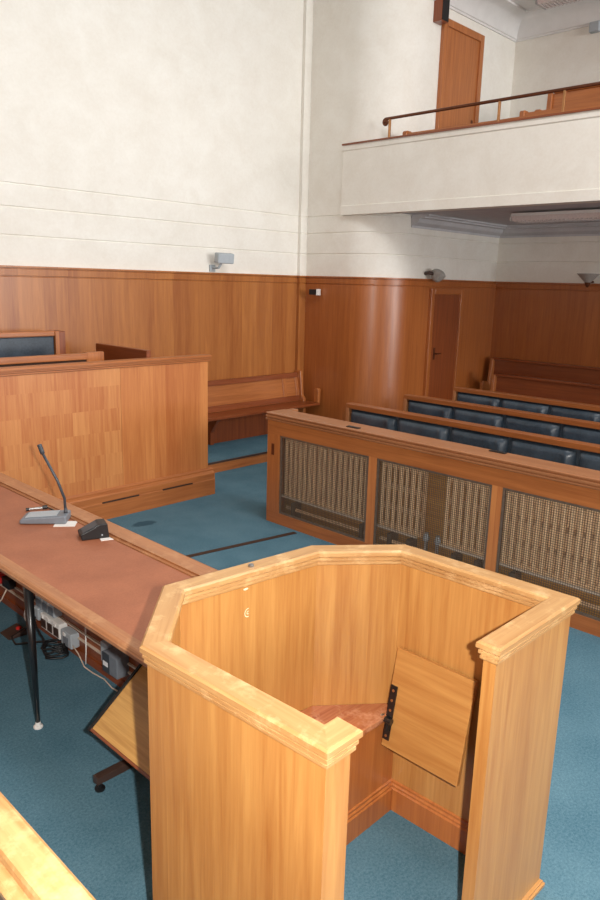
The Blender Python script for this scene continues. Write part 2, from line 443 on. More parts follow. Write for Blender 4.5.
door('door_1', 8.13, 9.06, 3.42, 5.27, 0.085, Y2, 'old_z', 'old_z', 4.15, 8.92)
d2 = door('door_2', 8.19, 8.98, 0.0, 2.06, 0.075, Y2 - 0.03, 'dado_dark', 'red_z', 1.2, 8.36)
# cornice shelf above lower door
# speaker column beside the upper door
sp = thing('wall_loudspeaker', (8.02, Y2, 5.15), 'narrow dark wooden column loudspeaker high beside the gallery door', 'loudspeaker')
MB().box(7.95, 8.10, Y2 - 0.12, Y2 - 0.002, 5.17, 6.0 - 0.36).build('cabinet', 'red_z', sp, bevel=0.004)
MB().box(7.958, 8.092, Y2 - 0.128, Y2 - 0.12, 5.18, 5.62).build('grille', 'blackp', sp)
# gallery pews
def gallery_pew(loc_x, y0, y1, zf, label, hb, ha, mid=0.07):
    g = thing('gallery_pew', (loc_x, y1, zf), label, 'pew', 'pews up on the gallery')
    e = MB().prof([(loc_x - 0.36, zf), (loc_x - 0.36, zf + ha - 0.02), (loc_x - 0.34, zf + ha), (loc_x - 0.26, zf + ha), (loc_x - 0.23, zf + ha - 0.03), (loc_x - 0.03, zf + ha - 0.02), (loc_x - 0.01, zf + ha + mid - 0.015), (loc_x + 0.01, zf + ha + mid), (loc_x + 0.13, zf + ha + mid), (loc_x + 0.15, zf + ha + mid - 0.03), (loc_x + 0.27, zf + ha + mid - 0.03), (loc_x + 0.28, zf + hb), (loc_x + 0.40, zf + hb), (loc_x + 0.42, zf)], 'y', y1 - 0.06, y1)
    e.build('bench_end', 'old_z', g, bevel=0.008)
    MB().box(loc_x + 0.31, loc_x + 0.36, y0, y1 - 0.06, zf + 0.2, zf + hb - 0.01).build('backrest', 'old_y', g, bevel=0.006)
    MB().box(loc_x - 0.2, loc_x + 0.31, y0, y1 - 0.06, zf + 0.40, zf + 0.44).build('seat', 'old_y', g, bevel=0.006)
    MB().box(loc_x - 0.34, loc_x - 0.30, y0, y1 - 0.06, zf, zf + ha - 0.03).build('front_panel', 'old_y', g)
    MB().box(loc_x + 0.29, loc_x + 0.38, y0, y1 - 0.07, zf + hb - 0.01, zf + hb + 0.03).build('top_rail', 'old_y', g, bevel=0.008)
gallery_pew(8.52, 0.2, 4.5, 3.42, 'brown gallery pew with a stepped end on the upper tier', 0.96, 0.66)
gallery_pew(7.72, 0.2, 5.55, 3.1, 'brown gallery pew right behind the parapet, only its end post showing', 0.66, 0.76, -0.14)

# fluorescent luminaires
def luminaire(x, y0, y1, z, label):
    l = thing('ceiling_light', (x, (y0 + y1) / 2, z), label, 'ceiling light', 'long diffuser ceiling lights')
    MB().box(x - 0.11, x + 0.11, y0, y1, z - 0.035, z).build('housing', 'white', l, bevel=0.004)
    m = MB(); n = 40
    m.prof([(x - 0.13, z - 0.035), (x - 0.10, z - 0.085), (x + 0.10, z - 0.085), (x + 0.13, z - 0.035)], 'y', y0 + 0.015, y1 - 0.015)
    k = int((y1 - y0) / 0.05)
    for i in range(1, k):
        y = y0 + (y1 - y0) * i / k
        m.box(x - 0.105, x + 0.105, y - 0.007, y + 0.007, z - 0.094, z - 0.084)
    m.build('diffuser', 'prism', l)
    for y in (y0, y1 - 0.015): MB().box(x - 0.132, x + 0.132, y, y + 0.015, z - 0.088, z - 0.03).build('end_cap', 'steel', l)
luminaire(8.05, 2.3, 4.37, 2.93, 'long prismatic light fitted under the balcony soffit')
luminaire(9.45, 3.2, 5.05, ZC, 'long prismatic light on the gallery ceiling near the cornice')
for i, (x, y) in enumerate(((8.55, 4.33), (8.5, 3.66))):
    m = MB().prof([(y - 0.07, 2.95), (y - 0.07, 2.89), (y - 0.02, 2.89), (y - 0.02, 2.94), (y + 0.02, 2.94), (y + 0.02, 2.89), (y + 0.07, 2.89), (y + 0.07, 2.95)], 'x', x - 0.03, x + 0.03)
    solo(m, 'soffit_hook', 'blackp', ['pair of small black clips on the soffit above the far end of the light', 'pair of small black clips on the soffit nearer the frame edge'][i], 'clip', 'black clips on the soffit', loc=(x, y, 2.95))

# uplighter shades on the walls
def uplighter(name, x, y, z, r, h, seg, label, nrm):
    u = thing(name, (x, y, z), label, 'wall light', 'conical wall uplighters')
    MB().lathe([(0.012, 0.0), (r * 0.25, h * 0.22), (r * 0.26, h * 0.24), (r, h * 0.97), (r, h), (r * 0.95, h), (r * 0.3, h * 0.35), (0.01, h * 0.3)], (x, y, z), seg).build('lamp_shade', 'smoke', u)
    MB().lathe([(0.004, -0.03), (0.03, 0.0), (r * 0.27, h * 0.24), (r * 0.2, h * 0.25)], (x, y, z), 12).build('finial', 'copper', u)
    MB().tube([(x, y, z + h * 0.3), (x + nrm[0], y + nrm[1], z + h * 0.3)], 0.016, 8).build('arm', 'copper', u)
uplighter('wall_uplighter', XF - 0.17, 4.17, 2.155, 0.145, 0.15, 24, 'smooth grey cone uplighter on the far wall under the balcony', (0.17, 0))
u = thing('wall_uplighter', (8.16, Y2 - 0.11, 2.2), 'tilted faceted grey glass uplighter on the wall above the low panelled door', 'wall light', 'conical wall uplighters')
tm = Matrix.Rotation(math.radians(20), 4, 'X') @ Matrix.Rotation(math.radians(14), 4, 'Y')
MB().lathe([(0.03, -0.02), (0.06, 0.0), (0.095, 0.07), (0.10, 0.095), (0.085, 0.115), (0.05, 0.135), (0.02, 0.14)], (8.20, Y2 - 0.115, 2.17), 8, tm).build('lamp_shade', 'smoke', u)
MB().tube([(8.12, Y2 - 0.003, 2.25), (8.10, Y2 - 0.08, 2.26), (8.15, Y2 - 0.1, 2.25)], 0.024, 8).build('arm', 'brownmetal', u)
# small fitting on the gallery's far wall
solo(MB().box(XF - 0.09, XF - 0.002, 4.43, 4.56, 5.3, 5.42), 'wall_sensor', 'lgrey', 'small grey box fitting high on the gallery far wall', 'wall fitting', loc=(XF, 4.5, 5.36), bevel=0.01)

# infrared radiator/loudspeaker on the left wall
w = thing('wall_speaker', (5.72, YL, 2.3), 'light grey box speaker on a bracket above the left wall panelling', 'loudspeaker')
mt = Matrix.Translation((5.69, YL - 0.16, 2.345)) @ Matrix.Rotation(math.radians(-14), 4, 'Z') @ Matrix.Rotation(math.radians(8), 4, 'X')
MB().box(-0.105, 0.105, -0.055, 0.055, -0.055, 0.06, mat=mt).build('body', 'lgrey', w, bevel=0.012)
MB().tube([(5.66, YL - 0.15, 2.30), (5.63, YL - 0.13, 2.235), (5.63, YL - 0.005, 2.235)], 0.014, 8).box(5.59, 5.67, YL - 0.02, YL - 0.002, 2.19, 2.27).build('bracket', 'lgrey', w)
c = thing('security_camera', (XP - 0.04, 6.66, 1.975), 'tiny black and white security camera on the corner panelling', 'camera')
mt = Matrix.Translation((XP - 0.12, 6.68, 1.975)) @ Matrix.Rotation(math.radians(108), 4, 'Z')
MB().box(-0.085, 0.02, -0.03, 0.03, -0.035, 0.035, mat=mt).build('body', 'blackp', c, bevel=0.004)
MB().box(-0.12, -0.085, -0.034, 0.034, -0.04, 0.04, mat=mt).build('face_plate', 'wplastic', c, bevel=0.003)
MB().tube([(XP - 0.10, 6.68, 1.975), (XP - 0.036, 6.68, 1.975)], 0.014, 8).build('mount', 'blackp', c)

# ------------------------------------------------------------------ witness box
def inset(poly, d):
    nr = offsets(poly, True)
    return [(p[0] + n.x * d, p[1] + n.y * d) for p, n in zip(poly, nr)]
ZT = 1.12; CW = 0.078
OUT = [(1.160, 0.900), (1.046, 0.900), (1.016, 1.558), (1.296, 1.846), (1.926, 1.778), (2.205, 1.543), (2.225, 0.863), (1.720, 0.868)]
# path runs clockwise seen from above -> right of travel is the inside
nout = offsets(OUT)
OUT = [(p[0] - n.x * 0.006, p[1] - n.y * 0.006) for p, n in zip(OUT, nout)]
INN = [(p[0] + n.x * CW, p[1] + n.y * CW) for p, n in zip(OUT, nout)]
STRIP = OUT + INN[::-1]           # closed outline; right of travel = into the strip
def strip_at(d): return inset(STRIP, d)
def seg_of(p):
    best = None
    q = Vector((p[0], p[1]))
    for i in range(7):
        a = Vector(OUT[i]); b = Vector(OUT[i + 1]); a2 = Vector(INN[i]); b2 = Vector(INN[i + 1])
        A = (a + a2) / 2; B = (b + b2) / 2
        t = max(0, min(1, (q - A).dot(B - A) / (B - A).length_squared))
        dd = (A + (B - A) * t - q).length
        if best is None or dd < best[0]: best = (dd, i)
    return best[1]
GR = ['x', 'y', 'd1', 'x', 'd2', 'y', 'x']
wb = thing('witness_box', (1.6, 1.35, 0), 'open fronted light oak witness box with chamfered corners and moulded top', 'witness box')
prof = [(0.007, 0.0), (0.0, -0.006), (0.0, -0.020), (0.004, -0.024), (0.011, -0.026), (0.006, -0.030), (0.006, -0.038), (0.010, -0.041), (0.015, -0.043), (0.010, -0.046), (0.010, -0.054), (0.014, -0.058), (0.02, -0.06)]
for i in range(7):                # one mitred length of capping per side
    m = MB()
    rings = []
    n = len(STRIP)
    for d, dz in prof:
        P = strip_at(d)
        quad = [P[i], P[i + 1], P[n - 2 - i], P[n - 1 - i]]
        rings.append([m.bm.verts.new((q[0], q[1], ZT + dz)) for q in quad])
    m.face(rings[0])
    for A, B in zip(rings, rings[1:]):
        for j in range(4): m.face([A[j], A[(j + 1) % 4], B[(j + 1) % 4], B[j]])
    m.face(rings[-1][::-1])
    m.build('top_rail', 'cap_' + GR[i], wb)
PN = strip_at(0.0185)
for i in range(7):
    m = MB().prism([PN[i], PN[i + 1], PN[14 - i], PN[15 - i]], 0.0, ZT - 0.059)
    m.build('side_panel', 'box_strip' if i in (1, 6) else 'box_z', wb)
# skirting inside and outside
SKP = [(0.0, 0), (0.016, 0), (0.016, 0.098), (0.011, 0.104), (0.011, 0.112), (0.006, 0.118), (0.006, 0.128), (0.0, 0.132)]
po = PN[:8]; pi_ = PN[8:]
po_n = offsets(po[::-1]); pi_n = offsets(pi_[::-1])
m = MB(); sweep(m, po[::-1], po_n, [(0, 0), (0.016, 0), (0.016, 0.012), (0.010, 0.016), (0.010, 0.022), (0, 0.028)]); m.build('skirting', 'box_x', wb)
YR = 1.50                          # seat riser
ii = pi_[::-1]                     # inner line from the stub round to the short side
m = MB(); pth = [(PN[11][0], YR), ]
inner_r = [(ii[5][0], ii[5][1])]
xl, xr_ = ii[2][0], ii[5][0]
sk = [(xl, YR - 0.0), (xr_, YR - 0.0)]
sw = [ii[0], ii[1], (ii[2][0], YR), (xr_, YR), ii[6], ii[7]]
m = MB(); sweep(m, sw, offsets(sw), SKP); m.build('inner_skirting', 'box_low', wb)
MB().box(xl + 0.001, xr_ - 0.001, YR, YR + 0.03, 0, 0.445).build('seat_riser', 'box_low', wb)
m = MB()
def ip(p, q, y): 
    t = (y - p[1]) / (q[1] - p[1]); return (p[0] + (q[0] - p[0]) * t, y)
seat = [(ii[2][0], YR - 0.02), (ii[2][0], ii[2][1] - 0.001), (ii[3][0], ii[3][1] - 0.001), (ii[4][0], ii[4][1] - 0.001), (ii[5][0] - 0.001, ii[5][1]), (ii[5][0] - 0.001, YR - 0.02)]
MB().prism(seat, 0.445, 0.47).build('seat', 'seat', wb, bevel=0.004)
# the folding flap leaning against the inner side
fl = MB(); a = Vector((xr_ - 0.012, 0, 0.735)); b = Vector((2.068, 0, 0.345))
dv = (b - a); nv = Vector((-dv.z, 0, dv.x)).normalized()
if nv.x > 0: nv = -nv
q = [a, b, b - nv * 0.022, a - nv * 0.022]
q = [(v.x - 0.02, v.z) for v in q]
fl.prof(q, 'y', 1.145, 1.488)
fp = fl.build('folding_flap', 'box_y', wb, bevel=0.003)
# strap hinge on the flap and its pivot
def onflap(t, y, off): 
    p = a + dv * t + nv * off; return Vector((p.x - 0.02, y, p.z))
m = MB()
t0, t1 = 0.37, 0.92
pts = [onflap(t0, 1.484, 0.0), onflap(t0, 1.455, 0.0), onflap(t1, 1.455, 0.0), onflap(t1, 1.484, 0.0)]
A = [m.bm.verts.new(p + nv * 0.0005) for p in pts]; Bv = [m.bm.verts.new(p + nv * 0.006) for p in pts]
m.face(A[::-1]); m.face(Bv)
for k in range(4): m.face([A[k], A[(k + 1) % 4], Bv[(k + 1) % 4], Bv[k]])
m.tube([onflap(0.72, 1.45, 0.012), onflap(0.72, 1.490, 0.012)], 0.013, 10)
m.tube([onflap(0.72, 1.466, 0.012), onflap(0.82, 1.466, 0.012)], 0.010, 8)
hg = m.build('strap_hinge', 'black', fp); tag(hg, 'black metal strap hinge')
for t in (0.42, 0.52, 0.62, 0.88):
    m = MB(); p = onflap(t, 1.469, 0.0058)
    m.tube([p, p + nv * 0.002], 0.0055, 10); m.build('screw', 'brass', fp)
p = onflap(0.72, 1.488, 0.012)
m = MB().tube([p, (p.x, 1.5, p.z)], 0.009, 10).lathe([(0.017, 0), (0.017, 0.008), (0.012, 0.012)], (p.x, 1.499, p.z), 12, Matrix.Rotation(math.pi / 2, 4, 'X'))
tag(m.build('pivot_pin', 'steel', wb), 'bright steel pivot pin')
# stud on the top rail, scuffs on the inner face
m = MB().lathe([(0.011, 0.0), (0.011, 0.006), (0.008, 0.010), (0.003, 0.011)], (1.613, 1.775, ZT), 14)
tag(m.build('stud', 'steel', wb), 'small bright steel stud')
yI = ii[3][1] + (ii[4][1] - ii[3][1]) * ((1.58 - ii[3][0]) / (ii[4][0] - ii[3][0]))
for r0, r1 in ((0.014, 0.017), (0.004, 0.0065)):
    m = MB(); k = 20
    rg = [[m.bm.verts.new((1.588 + r * math.cos(2 * math.pi * j / k), yI - 0.0008 - 0.0004 * e, 0.958 + r * math.sin(2 * math.pi * j / k))) for j in range(k)] for r, e in ((r0, 0), (r0, 1), (r1, 1), (r1, 0))]
    for s_ in range(4):
        A, Bv = rg[s_], rg[(s_ + 1) % 4]
        for j in range(k): m.face([A[j], A[(j + 1) % k], Bv[(j + 1) % k], Bv[j]])
    m.build('scuff_mark', 'scuff', wb)
MB().lathe([(0.012, 0), (0.009, 0.001)], (1.578, yI - 0.0003, 1.05), 10, Matrix.Rotation(math.pi / 2, 4, 'X') @ Matrix.Scale(0.4, 4, (0, 1, 0))).build('scuff_mark', 'scuff', wb)

# ------------------------------------------------------------------ clerk's bench table with leather top
tb = thing('courtroom_table', (1.7, 3.2, 0), 'long oak bordered table with a brown leather top on black legs', 'table')
TY0, TY1, TZ = 1.885, 5.25, 0.75
MB().box(1.413, 1.935, TY0, TY1, TZ - 0.03, TZ - 0.002).build('leather_top', 'tan', tb)
MB().prof([(1.348, TZ - 0.030), (1.346, TZ - 0.014), (1.352, TZ - 0.009), (1.352, TZ - 0.007), (1.358, TZ - 0.002), (1.366, TZ + 0.001), (1.412, TZ + 0.001), (1.412, TZ - 0.030)], 'y', TY0, TY1).build('front_border', 'top_y', tb)
MB().prof([(1.937, TZ - 0.035), (1.937, TZ + 0.003), (1.943, TZ + 0.008), (1.95, TZ + 0.003), (1.956, TZ + 0.003), (1.956, TZ + 0.012), (2.05, TZ + 0.012), (2.066, TZ + 0.006), (2.07, TZ - 0.035)], 'y', TY0, TY1).build('back_border', 'top_y', tb)
MB().box(1.85, 1.88, TY0 + 0.02, TY1, 0, TZ - 0.03).build('modesty_panel', 'red_y', tb)
MB().box(1.838, 1.85, TY0 + 0.02, TY1, 0.0, 0.045).build('plinth', 'red_y', tb)
MB().box(1.885, 2.04, TY0 + 0.01, TY1, 0, TZ - 0.034).build('back_carcass', 'top_z', tb)
MB().box(1.40, 1.85, TY0, TY1, TZ - 0.045, TZ - 0.031).build('underside', 'dark', tb)
for y in (2.985, 4.9):
    l = MB().tube([(1.368, y + 0.028, TZ - 0.03), (1.368, y + 0.012, 0.012)], 0.023, 14, 0.011).build('leg', 'black', tb, smooth=True)
    MB().lathe([(0.022, 0), (0.022, 0.008), (0.014, 0.014), (0.012, 0.03)], (1.368, y + 0.012, 0), 14).build('foot', 'wplastic', l)
# trunking, sockets and cables on the modesty panel
XM = 1.838
for z, lab in ((0.168, 'upper thin cream cable trunking along the inside of the table panel'), (0.118, 'lower thin cream cable trunking along the inside of the table panel')):
    solo(MB().box(XM, 1.85, 2.0, 5.2, z - 0.0045, z + 0.0045), 'cable_trunking', 'cream', lab, 'trunking', 'cable trunking under the table', loc=(XM, 3.6, z))
def socket(y0, y1, z0, z1, dep, mat, label, kind):
    s = thing('power_socket', (1.85, (y0 + y1) / 2, z0), label, 'power socket', 'power sockets under the table')
    MB().box(1.85 - dep, 1.85, y0, y1, z0, z1).build('box', mat, s, bevel=0.006)
    n = max(1, round((y1 - y0) / 0.085))
    for k in range(n):
        yc = y0 + (y1 - y0) * (k + 0.5) / n
        MB().box(1.85 - dep - 0.003, 1.85 - dep, yc - 0.028, yc + 0.028, z0 + 0.012, z1 - 0.03).build('outlet', kind, s)
        MB().box(1.85 - dep - 0.006, 1.85 - dep, yc + 0.0, yc + 0.022, z1 - 0.026, z1 - 0.008).build('switch', 'wplastic', s)
socket(3.645, 3.865, 0.185, 0.275, 0.055, 'lgrey', 'pale grey double power socket, the higher one under the table', 'grey')
socket(3.59, 3.815, 0.07, 0.165, 0.055, 'wplastic', 'white double power socket with brown plug faces below the grey one', 'brownmetal')
socket(3.46, 3.575, 0.06, 0.15, 0.055, 'lgrey', 'single pale grey power socket beside the coiled black cable', 'grey')
pl = thing('mains_plug', (1.80, 3.87, 0.1), 'white mains plug with a looped white lead on the table panel', 'plug')
MB().box(1.79, 1.85, 3.835, 3.90, 0.10, 0.18).build('plug_body', 'lgrey', pl, bevel=0.01)
MB().tube([(1.79, 3.875, 0.17)] + [(1.77 + 0.01 * math.sin(a * 2), 3.90 + 0.055 * math.sin(a), 0.13 + 0.055 * math.cos(a)) for a in [math.pi * k / 10 for k in range(11)]] + [(1.79, 3.87, 0.09)], 0.0065, 8).build('lead', 'wplastic', pl, smooth=True)
# coiled black cable on the floor
cp = [(1.78, 3.84, 0.26), (1.765, 3.87, 0.2), (1.75, 3.78, 0.1), (1.75, 3.66, 0.03)]
for k in range(61):
    a = 2 * math.pi * k / 15
    r = 0.075 + 0.012 * math.sin(k * 1.7)
    cp.append((1.752 + r * math.cos(a) * 0.85, 3.54 + r * math.sin(a) * 1.0 + 0.0006 * k, 0.014 + 0.0009 * k + 0.01 * math.sin(k * 0.9) ** 2))
cp += [(1.74, 3.68, 0.05), (1.64, 3.82, 0.012), (1.66, 3.92, 0.012), (1.76, 3.93, 0.04), (1.785, 3.86, 0.12)]
solo(MB().tube(cp, 0.0065, 6), 'power_cable', 'blackp', 'coiled black power cable on the carpet below the sockets', 'cable', loc=(1.7, 3.6, 0), smooth=True)
wc = [(1.80, 3.45, 0.09), (1.805, 3.40, 0.06), (1.80, 3.33, 0.010), (1.805, 3.25, 0.005), (1.815, 3.15, 0.006), (1.80, 3.05, 0.005), (1.81, 2.95, 0.005), (1.825, 2.7, 0.005)]
solo(MB().tube(wc, 0.0035, 6), 'white_cable', 'cream', 'thin pale cable running along the carpet edge under the table', 'cable', loc=(1.78, 3.2, 0), smooth=True)
solo(MB().tube([(1.834, 3.36, 0.25), (1.832, 3.36, 0.1), (1.82, 3.35, 0.01)], 0.004, 6), 'vertical_cable', 'wplastic', 'short thin white cable hanging straight down the table panel', 'cable', loc=(1.83, 3.36, 0), smooth=True)
pb = thing('power_unit', (1.85, 3.07, 0.1), 'grey power unit box with a white label under the table end', 'power unit')
MB().box(1.775, 1.85, 2.955, 3.09, 0.10, 0.215).build('case', 'grey', pb, bevel=0.006)
MB().box(1.81, 1.85, 3.10, 3.17, 0.11, 0.225).build('side_case', 'lgrey', pb, bevel=0.006)
MB().box(1.772, 1.775, 3.025, 3.088, 0.103, 0.212).build('control_plate', 'dgrey', pb)
tag(MB().box(1.770, 1.772, 3.035, 3.08, 0.14, 0.165).build('sticker', 'label', pb), 'white sticker')
ex = thing('extension_block', (1.82, 4.37, 0.2), 'black adaptor with a white plug, red switch and hanging lead', 'adaptor')
MB().box(1.80, 1.85, 4.24, 4.34, 0.16, 0.225).build('body', 'blackp', ex, bevel=0.006)
MB().box(1.785, 1.85, 4.345, 4.40, 0.17, 0.235).build('switch', 'red', ex, bevel=0.008)
MB().box(1.78, 1.85, 4.41, 4.48, 0.20, 0.27).build('plug', 'wplastic', ex, bevel=0.012)
MB().tube([(1.795, 4.26, 0.165), (1.77, 4.28, 0.1), (1.75, 4.33, 0.04), (1.74, 4.40, 0.007), (1.76, 4.5, 0.006), (1.80, 4.65, 0.006)], 0.005, 6).build('lead', 'cream', ex, smooth=True)
fpd = thing('foot_pedal', (1.70, 3.96, 0), 'dark foot pedal with a red button on the carpet under the table', 'pedal')
MB().prof([(1.64, 0), (1.64, 0.010), (1.74, 0.035), (1.755, 0.03), (1.755, 0)], 'y', 3.91, 4.03).build('base', 'brownmetal', fpd, bevel=0.004)
MB().lathe([(0.016, 0), (0.016, 0.012), (0.010, 0.016)], (1.725, 3.96, 0.027), 12).build('button', 'red', fpd)

# things on the table
mc = thing('conference_microphone', (1.82, 3.72, TZ), 'grey gooseneck conference microphone standing on the leather table top', 'microphone')
mt = Matrix.Translation((1.815, 3.725, TZ)) @ Matrix.Rotation(math.atan2(3.60 - 3.755, 1.872 - 1.693), 4, 'Z')
m = MB()
pp = [(-0.125, 0.0), (-0.125, 0.022), (-0.105, 0.032), (0.125, 0.047), (0.13, 0.04), (0.13, 0.0)]
for_ = [m.bm.verts.new(mt @ Vector((x, -0.065, z))) for x, z in pp]; bak = [m.bm.verts.new(mt @ Vector((x, 0.065, z))) for x, z in pp]
m.face(for_[::-1]); m.face(bak)
for k in range(6): m.face([for_[k], for_[(k + 1) % 6], bak[(k + 1) % 6], bak[k]])
m.build('base', 'grey', mc, bevel=0.008)
sl = math.atan2(0.015, 0.23)
m2 = mt @ Matrix.Translation((-0.105, 0, 0.0325)) @ Matrix.Rotation(-sl, 4, 'Y')
MB().box(0.01, 0.18, -0.05, 0.05, 0, 0.0035, mat=m2).build('top_plate', 'lgrey', mc, bevel=0.002)
n0 = mt @ Vector((0.115, 0.0, 0.04)); n1 = Vector((1.79, 3.66, 1.155)); n2 = Vector((1.777, 3.668, 1.205))
mid = Vector((1.868, 3.59, 0.90)); mid2 = Vector((1.845, 3.615, 1.0))
MB().tube([n0, n0 + Vector((-0.002, 0, 0.05)), mid, mid2, n1], 0.0075, 10).build('gooseneck', 'dgrey', mc, smooth=True)
MB().tube([n1, n1 + (n2 - n1) * 0.25, n1 + (n2 - n1) * 0.85, n2], 0.0125, 12).build('microphone_head', 'dgrey', mc, smooth=True)
MB().tube([n0 - Vector((0, 0, 0.005)), n0 + Vector((0, 0, 0.035))], 0.012, 12, 0.009).build('socket', 'dgrey', mc, smooth=True)
sb = thing('desk_loudspeaker', (1.9, 3.33, TZ), 'small black wedge shaped box on the leather table beside the microphone', 'loudspeaker')
mt = Matrix.Translation((1.888, 3.318, TZ)) @ Matrix.Rotation(math.radians(-20), 4, 'Z')
m = MB(); pp = [(-0.075, 0.0), (-0.08, 0.03), (0.02, 0.078), (0.06, 0.078), (0.068, 0.0)]
fa = [m.bm.verts.new(mt @ Vector((x, -0.05, z))) for x, z in pp]; ba = [m.bm.verts.new(mt @ Vector((x, 0.05, z))) for x, z in pp]
m.face(fa[::-1]); m.face(ba)
for k in range(5): m.face([fa[k], fa[(k + 1) % 5], ba[(k + 1) % 5], ba[k]])
m.build('case', 'blackp', sb, bevel=0.004)
m = MB().lathe([(0.004, 0), (0.004, 0.003)], mt @ Vector((0.03, -0.0505, 0.02)), 8, Matrix.Rotation(math.radians(-32), 4, 'Z') @ Matrix.Rotation(math.pi / 2, 4, 'X'))
m.build('indicator', 'lgrey', sb)
mt2 = mt @ Matrix.Rotation(0, 4, 'Z')
sg = math.atan2(0.048, 0.1)
m3 = mt @ Matrix.Translation((-0.076, 0, 0.0325)) @ Matrix.Rotation(-sg, 4, 'Y')
MB().box(0.012, 0.095, -0.04, 0.04, 0, 0.002, mat=m3).build('front_grille', 'dgrey', sb)
# papers
mt = Matrix.Translation((1.875, 3.60, TZ)) @ Matrix.Rotation(math.radians(-40), 4, 'Z')
solo(MB().box(-0.06, 0.055, -0.045, 0.045, -0.002, 0.0006, mat=mt), 'paper_note', 'paper', 'white paper slip under the microphone base', 'paper', loc=(1.875, 3.6, TZ))
mt = Matrix.Translation((1.897, 3.292, TZ)) @ Matrix.Rotation(math.radians(-20), 4, 'Z')
solo(MB().box(0.0, 0.088, -0.062, 0.05, -0.002, 0.0006, mat=mt), 'paper_note', 'paper', 'white paper slip sticking out under the black wedge box', 'paper', loc=(1.915, 3.31, TZ))
mcl = thing('lapel_microphone', (1.87, 3.93, TZ), 'short silver and black lead connector lying behind the microphone base', 'connector')
MB().tube([(1.825, 3.95, TZ + 0.010), (1.90, 3.925, TZ + 0.010)], 0.008, 8).build('barrel', 'steel', mcl)
MB().tube([(1.812, 3.955, TZ + 0.010), (1.828, 3.949, TZ + 0.010)], 0.0095, 8).build('tip', 'blackp', mcl)
MB().tube([(1.90, 3.925, TZ + 0.012), (1.925, 3.915, TZ + 0.013)], 0.012, 8).build('plug', 'blackp', mcl)
MB().tube([(1.925, 3.915, TZ + 0.009), (1.932, 3.86, TZ + 0.006), (1.925, 3.79, TZ + 0.006), (1.90, 3.74, TZ + 0.006)], 0.004, 6).build('lead', 'blackp', mcl)

# ------------------------------------------------------------------ tilted side table by the witness box
st = thing('tilting_side_table', (1.5, 2.2, 0), 'small tilted oak laminate table on a brown steel foot bar', 'side table')
a = Vector((1.322, 0, 0.286)); b = Vector((1.60, 0, 0.50)); dv = (b - a).normalized(); nv = Vector((-dv.z, 0, dv.x))
def SP(t, o): v = a + dv * t + nv * o; return (v.x, v.z)
LEN = 0.36
MB().prof([SP(0.012, 0), SP(LEN, 0), SP(LEN, -0.016), SP(0.012, -0.016)], 'y', 1.90, 2.42).build('tilted_top', 'laminate', st)
MB().prof([SP(0, 0.004), SP(0.012, 0.004), SP(0.012, -0.022), SP(0, -0.022)], 'y', 1.90, 2.425).build('front_lip', 'red_y', st, bevel=0.002)
MB().prof([SP(-0.004, 0.006), SP(LEN, 0.006), SP(LEN, -0.02), SP(-0.004, -0.02)], 'y', 2.42, 2.434).build('side_edging', 'blackp', st)
MB().prof([(1.33, 0.035), (1.33, 0.07), (1.60, 0.07), (1.60, 0.035)], 'y', 2.395, 2.43).build('foot_bar', 'brownmetal', st, bevel=0.003)
MB().box(1.545, 1.58, 1.95, 2.395, 0.035, 0.07).build('cross_bar', 'brownmetal', st, bevel=0.003)
MB().box(1.55, 1.585, 2.12, 2.16, 0.07, 0.46).build('column', 'brownmetal', st)
MB().prof([(1.33, 0.035), (1.33, 0.07), (1.60, 0.07), (1.60, 0.035)], 'y', 1.92, 1.95).build('foot_bar', 'brownmetal', st, bevel=0.003)
for y in (2.412, 1.935):
    for x in (1.35, 1.585):
        MB().lathe([(0.022, 0), (0.022, 0.01), (0.007, 0.014), (0.007, 0.036)], (x, y, 0), 14).build('levelling_foot', 'blackp', st)

# ------------------------------------------------------------------ dock on the left
dk = thing('dock', (3.0, 5.5, 0), 'long oak veneered dock front with a moulded cap and protruding plinth', 'dock')
DX0, DX1, DY = 1.3, 4.42, 5.52
MB().box(DX0, 3.447, DY, DY + 0.05, 0.26, 1.35).build('front_panel', 'dock_check', dk)
MB().box(3.449, DX1, DY, DY + 0.05, 0.26, 1.35).build('front_panel', 'dock', dk)
MB().box(DX1 - 0.05, DX1, DY + 0.05, 6.45, 0, 1.22).build('side_panel', 'dock', dk)
capp = [(DY - 0.025, 1.392), (DY - 0.03, 1.386), (DY - 0.03, 1.374), (DY - 0.024, 1.37), (DY - 0.024, 1.364), (DY - 0.02, 1.36), (DY - 0.02, 1.352), (DY - 0.012, 1.346), (DY - 0.012, 1.334), (DY + 0.0, 1.328), (DY + 0.062, 1.328), (DY + 0.075, 1.346), (DY + 0.085, 1.37), (DY + 0.085, 1.386), (DY + 0.08, 1.392)]
MB().prof(capp, 'x', DX0, DX1 + 0.03).build('top_cap', 'old_x', dk)
pln = MB().prof([(DY + 0.05, 0), (DY - 0.05, 0), (DY - 0.05, 0.155), (DY - 0.046, 0.16), (DY - 0.046, 0.215), (DY - 0.04, 0.225), (DY - 0.02, 0.24), (DY - 0.02, 0.252), (DY - 0.005, 0.268), (DY + 0.05, 0.268)], 'x', DX0, DX1 + 0.05)
pln.build('plinth', 'old_x', dk)
for x0, x1 in ((3.2, 3.58), (3.84, 4.19)):
    MB().box(x0, x1, DY - 0.0512, DY - 0.044, 0.152, 0.166).build('slot', 'dark', dk)
